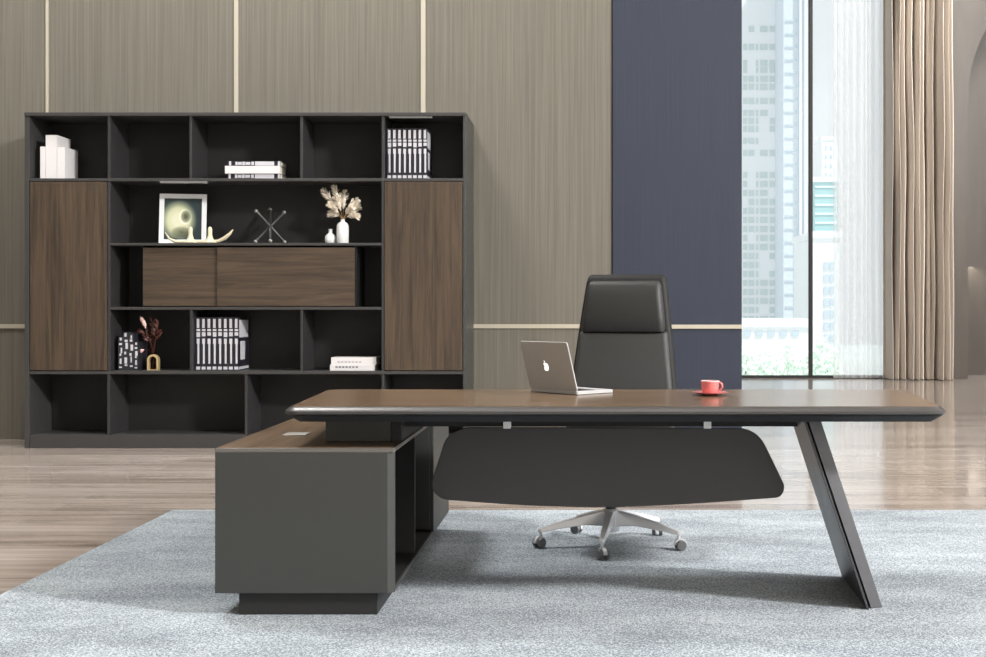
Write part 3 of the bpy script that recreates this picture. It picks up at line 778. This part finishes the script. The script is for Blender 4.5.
# ------------------------------------------------------------------ curtains
def cloth(x0, x1, Y, z0, z1, amp, folds, seed, nseg=12, irregular=.5, power=1.6, bulge=0, gap=0):
    """hanging cloth; one irregular pleat per entry"""
    rnd = random.Random(seed)
    ws = [1 + rnd.uniform(-irregular, irregular) for _ in range(folds)]; tot = sum(ws)
    prof = []; x = x0
    for w_ in ws:
        wd = w_ / tot * (x1 - x0); a_ = amp * rnd.uniform(.65, 1.2)
        for k in range(nseg):
            t = k / nseg
            prof.append((x + wd * (t + bulge * math.sin(2 * PI * t)), a_ * (abs(math.sin(PI * t)) ** power if gap == 0 else max(0, math.sin(PI * max(0, t - gap) / (1 - gap))) ** power), 0))
        x += wd
    prof.append((x1, 0, 0))
    bm = B(); rows = []
    nz = 14
    for j in range(nz + 1):
        z = z0 + (z1 - z0) * j / nz
        row = []
        for i, (px, py, _) in enumerate(prof):
            f = i / len(prof)
            sw = noise.noise(Vector((f * 5, z * .35, seed))) * .03 * (1 - j / nz)
            dp = 1 + .35 * noise.noise(Vector((f * 9 + 4, z * .5, seed)))
            row.append(bm.verts.new((px + sw, Y - py * dp, z)))
        rows.append(row)
    for a, b in zip(rows, rows[1:]):
        for i in range(len(a) - 1): bm.faces.new((a[i], a[i + 1], b[i + 1], b[i]))
    return bm
YS = YG - .14
o = obj('sheer_curtain', cloth(X_(833, YS), X_(889, YS), YS, .012, TOP - .01, .06, 10, 3, 10, .45), M['sheer'], org=(X_(858, YS), YS, .01), smooth=True)
tag(o, 'white sheer curtain hanging in fine folds before the window', 'curtain')
YD = YG - .24
o = obj('drape', cloth(X_(883, YD), X_(948.5, YD), YD, .012, TOP - .01, .46, 11, 5, 28, .4, .4, 0, .36), M['drape'], org=(X_(916, YD), YD, .01), smooth=True)
tag(o, 'long beige drape in deep folds beside the white sheer curtain', 'curtain')

# ------------------------------------------------------------------ city outside
GZ = -12
struct('ground', bx(-60, 160, YG + 2, 420, GZ - .5, GZ), M['ground'])
def tower(name, label, Y, px0, px1, ytop, wallm, winm, cols, ys, dep=14, pil=(), pilm='bW', roof=None, skip=0):
    x0, x1 = X_(px0, Y), X_(px1, Y); zt_ = Z_(ytop, Y)
    org = Vector(((x0 + x1) / 2, Y, GZ))
    r = thing(name, org, label, 'building')
    obj('wall', bx(x0, x1, Y, Y + dep, GZ, zt_), M[wallm], r, org)
    obj('roof_cap', bx(x0 - .2, x1 + .2, Y - .2, Y + dep + .2, zt_, zt_ + .8), M[pilm], r, org)
    for (ya, yb) in ys:
        for (c0, c1) in cols:
            if random.random() < skip: continue
            bm = bx(X_(c0, Y), X_(c1, Y), Y - .12, Y, Z_(yb, Y), Z_(ya, Y))
            obj('window_band', bm, M[winm], r, org)
    for p0, p1 in pil: obj('pilaster', bx(X_(p0, Y), X_(p1, Y), Y - .5, Y - .14, GZ, zt_), M[pilm], r, org)
    return r
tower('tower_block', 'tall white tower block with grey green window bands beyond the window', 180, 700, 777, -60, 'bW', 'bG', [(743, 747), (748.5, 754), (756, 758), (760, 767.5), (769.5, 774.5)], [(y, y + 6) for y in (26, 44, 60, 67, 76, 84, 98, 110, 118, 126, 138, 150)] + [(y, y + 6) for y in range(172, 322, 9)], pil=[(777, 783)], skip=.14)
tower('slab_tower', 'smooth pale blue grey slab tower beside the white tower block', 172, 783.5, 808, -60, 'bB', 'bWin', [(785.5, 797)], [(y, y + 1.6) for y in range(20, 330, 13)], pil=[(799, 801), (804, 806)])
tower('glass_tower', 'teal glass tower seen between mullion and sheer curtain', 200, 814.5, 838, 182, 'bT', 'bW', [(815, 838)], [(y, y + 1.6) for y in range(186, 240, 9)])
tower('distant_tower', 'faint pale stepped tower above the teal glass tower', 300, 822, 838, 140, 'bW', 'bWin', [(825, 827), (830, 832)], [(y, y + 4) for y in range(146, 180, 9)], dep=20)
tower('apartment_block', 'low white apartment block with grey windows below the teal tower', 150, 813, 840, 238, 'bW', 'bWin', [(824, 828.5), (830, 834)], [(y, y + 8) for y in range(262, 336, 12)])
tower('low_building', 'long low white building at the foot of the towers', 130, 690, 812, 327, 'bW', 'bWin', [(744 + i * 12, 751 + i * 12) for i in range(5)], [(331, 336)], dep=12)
def tree(px, py, Y, rw, label):
    base = Vector((X_(px, Y), Y, GZ)); topz = Z_(py, Y)
    r = thing('tree', base, label, 'tree', 'pale trees outside the window')
    bm = B(); tube(bm, [base, base + Vector((.1, 0, (topz - GZ) * .5)), base + Vector((.2, .1, (topz - GZ) * .8))], [.28, .2, .1], 8)
    obj('trunk', bm, M['trunk'], r, base)
    bm = B(); rnd = random.Random(int(px))
    for k in range(1300):
        d = Vector((rnd.gauss(0, 1), rnd.gauss(0, 1), rnd.gauss(0, 1))).normalized()
        hh = (topz - GZ) * .36
        c = base + Vector((0, 0, topz - GZ - hh)) + Vector((d.x * rw, d.y * rw, d.z * hh)) * (.55 + .45 * rnd.random()) * (1 + .2 * noise.noise(d * 2.3))
        a_ = Vector((rnd.uniform(-1, 1), rnd.uniform(-1, 1), rnd.uniform(-1, 1))).normalized(); b2 = a_.orthogonal().normalized(); s = rnd.uniform(.16, .36)
        bm.faces.new([bm.verts.new(c + q) for q in (a_ * s, b2 * s * .6, -a_ * s, -b2 * s * .6)])
    obj('crown', bm, M['leafG'], r, base)
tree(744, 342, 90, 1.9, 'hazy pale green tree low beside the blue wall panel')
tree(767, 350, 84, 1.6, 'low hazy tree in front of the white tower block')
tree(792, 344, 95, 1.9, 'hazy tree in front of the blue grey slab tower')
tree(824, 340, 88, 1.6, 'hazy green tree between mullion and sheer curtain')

# ------------------------------------------------------------------ light
W = bpy.data.worlds.new('World'); bpy.context.scene.world = W; W.use_nodes = True
bg = W.node_tree.nodes['Background']; bg.inputs[0].default_value = (.89, .915, .945, 1); bg.inputs[1].default_value = 1.0
def area(name, loc, target, size, power, col=(1, 1, 1), sy=None):
    l = bpy.data.lights.new(name, 'AREA'); l.energy = power; l.color = col; l.size = size
    if sy: l.shape = 'RECTANGLE'; l.size_y = sy
    o = bpy.data.objects.new(name, l); C.objects.link(o); o.location = loc
    o.rotation_euler = (Vector(target) - Vector(loc)).to_track_quat('-Z', 'Y').to_euler()
    return o
area('key_light', (12, -1.2, 8.2), (0, 5.2, .4), 1.6, 4600, (1, .985, .965))
area('ceiling_fill', (.4, 4.2, TOP - .1), (.4, 4.2, 0), 3.4, 90, (1, .99, .97))  # added fill light above the desk, no fixture, brightens the rug
area('ceiling_fill', (-3.6, 7.2, TOP - .1), (-3.6, 7.4, 0), 1.6, 640, (1, .99, .97))  # added fill light, no fixture, lifts the floor at left
for px in (165, 345, 548):
    l = bpy.data.lights.new('downlight', 'SPOT'); l.energy = 420; l.spot_size = math.radians(62); l.spot_blend = .9; l.shadow_soft_size = .12; l.color = (1, .97, .93)
    o = bpy.data.objects.new('downlight', l); C.objects.link(o); o.location = (X_(px, YW), YW - .75, TOP - .1)
    o.rotation_euler = Vector((0, .14, -1)).to_track_quat('-Z', 'Y').to_euler()
sl = bpy.data.lights.new('sun', 'SUN'); sl.energy = 4.5; sl.angle = .01; sl.color = (1, .98, .95)
so = bpy.data.objects.new('sun', sl); C.objects.link(so); so.location = (20, -10, 30)
so.rotation_euler = Vector((-.46, .27, -.85)).to_track_quat('-Z', 'Y').to_euler()
area('curtain_fill', (6.4, 14.6, TOP - .2), (4.9, 18.8, 3.0), 1.2, 620, (1, .98, .95))  # added unseen light to brighten the drape, also reaches the arch wall
area('niche_lamp', (X_(992, YA), YA + .95, 1.72), (X_(990, YA), YA + 1.0, 0), .4, 4, (1, .9, .78))

# ------------------------------------------------------------------ camera
cam = bpy.data.cameras.new('camera'); co_ = bpy.data.objects.new('camera', cam); C.objects.link(co_)
co_.location = (0, 0, H); co_.rotation_euler = (PI / 2, 0, 0)
cam.sensor_width = 36; cam.lens = F / 986 * 36
cam.shift_x = -(VX - 493) / 986; cam.shift_y = (VY - 328.5) / 986
cam.clip_end = 1000
sc = bpy.context.scene
sc.camera = co_
sc.view_settings.view_transform = 'Standard'; sc.view_settings.look = 'None'
sc.cycles.max_bounces = 8; sc.cycles.diffuse_bounces = 4; sc.cycles.transparent_max_bounces = 16
sc.cycles.use_denoising = True
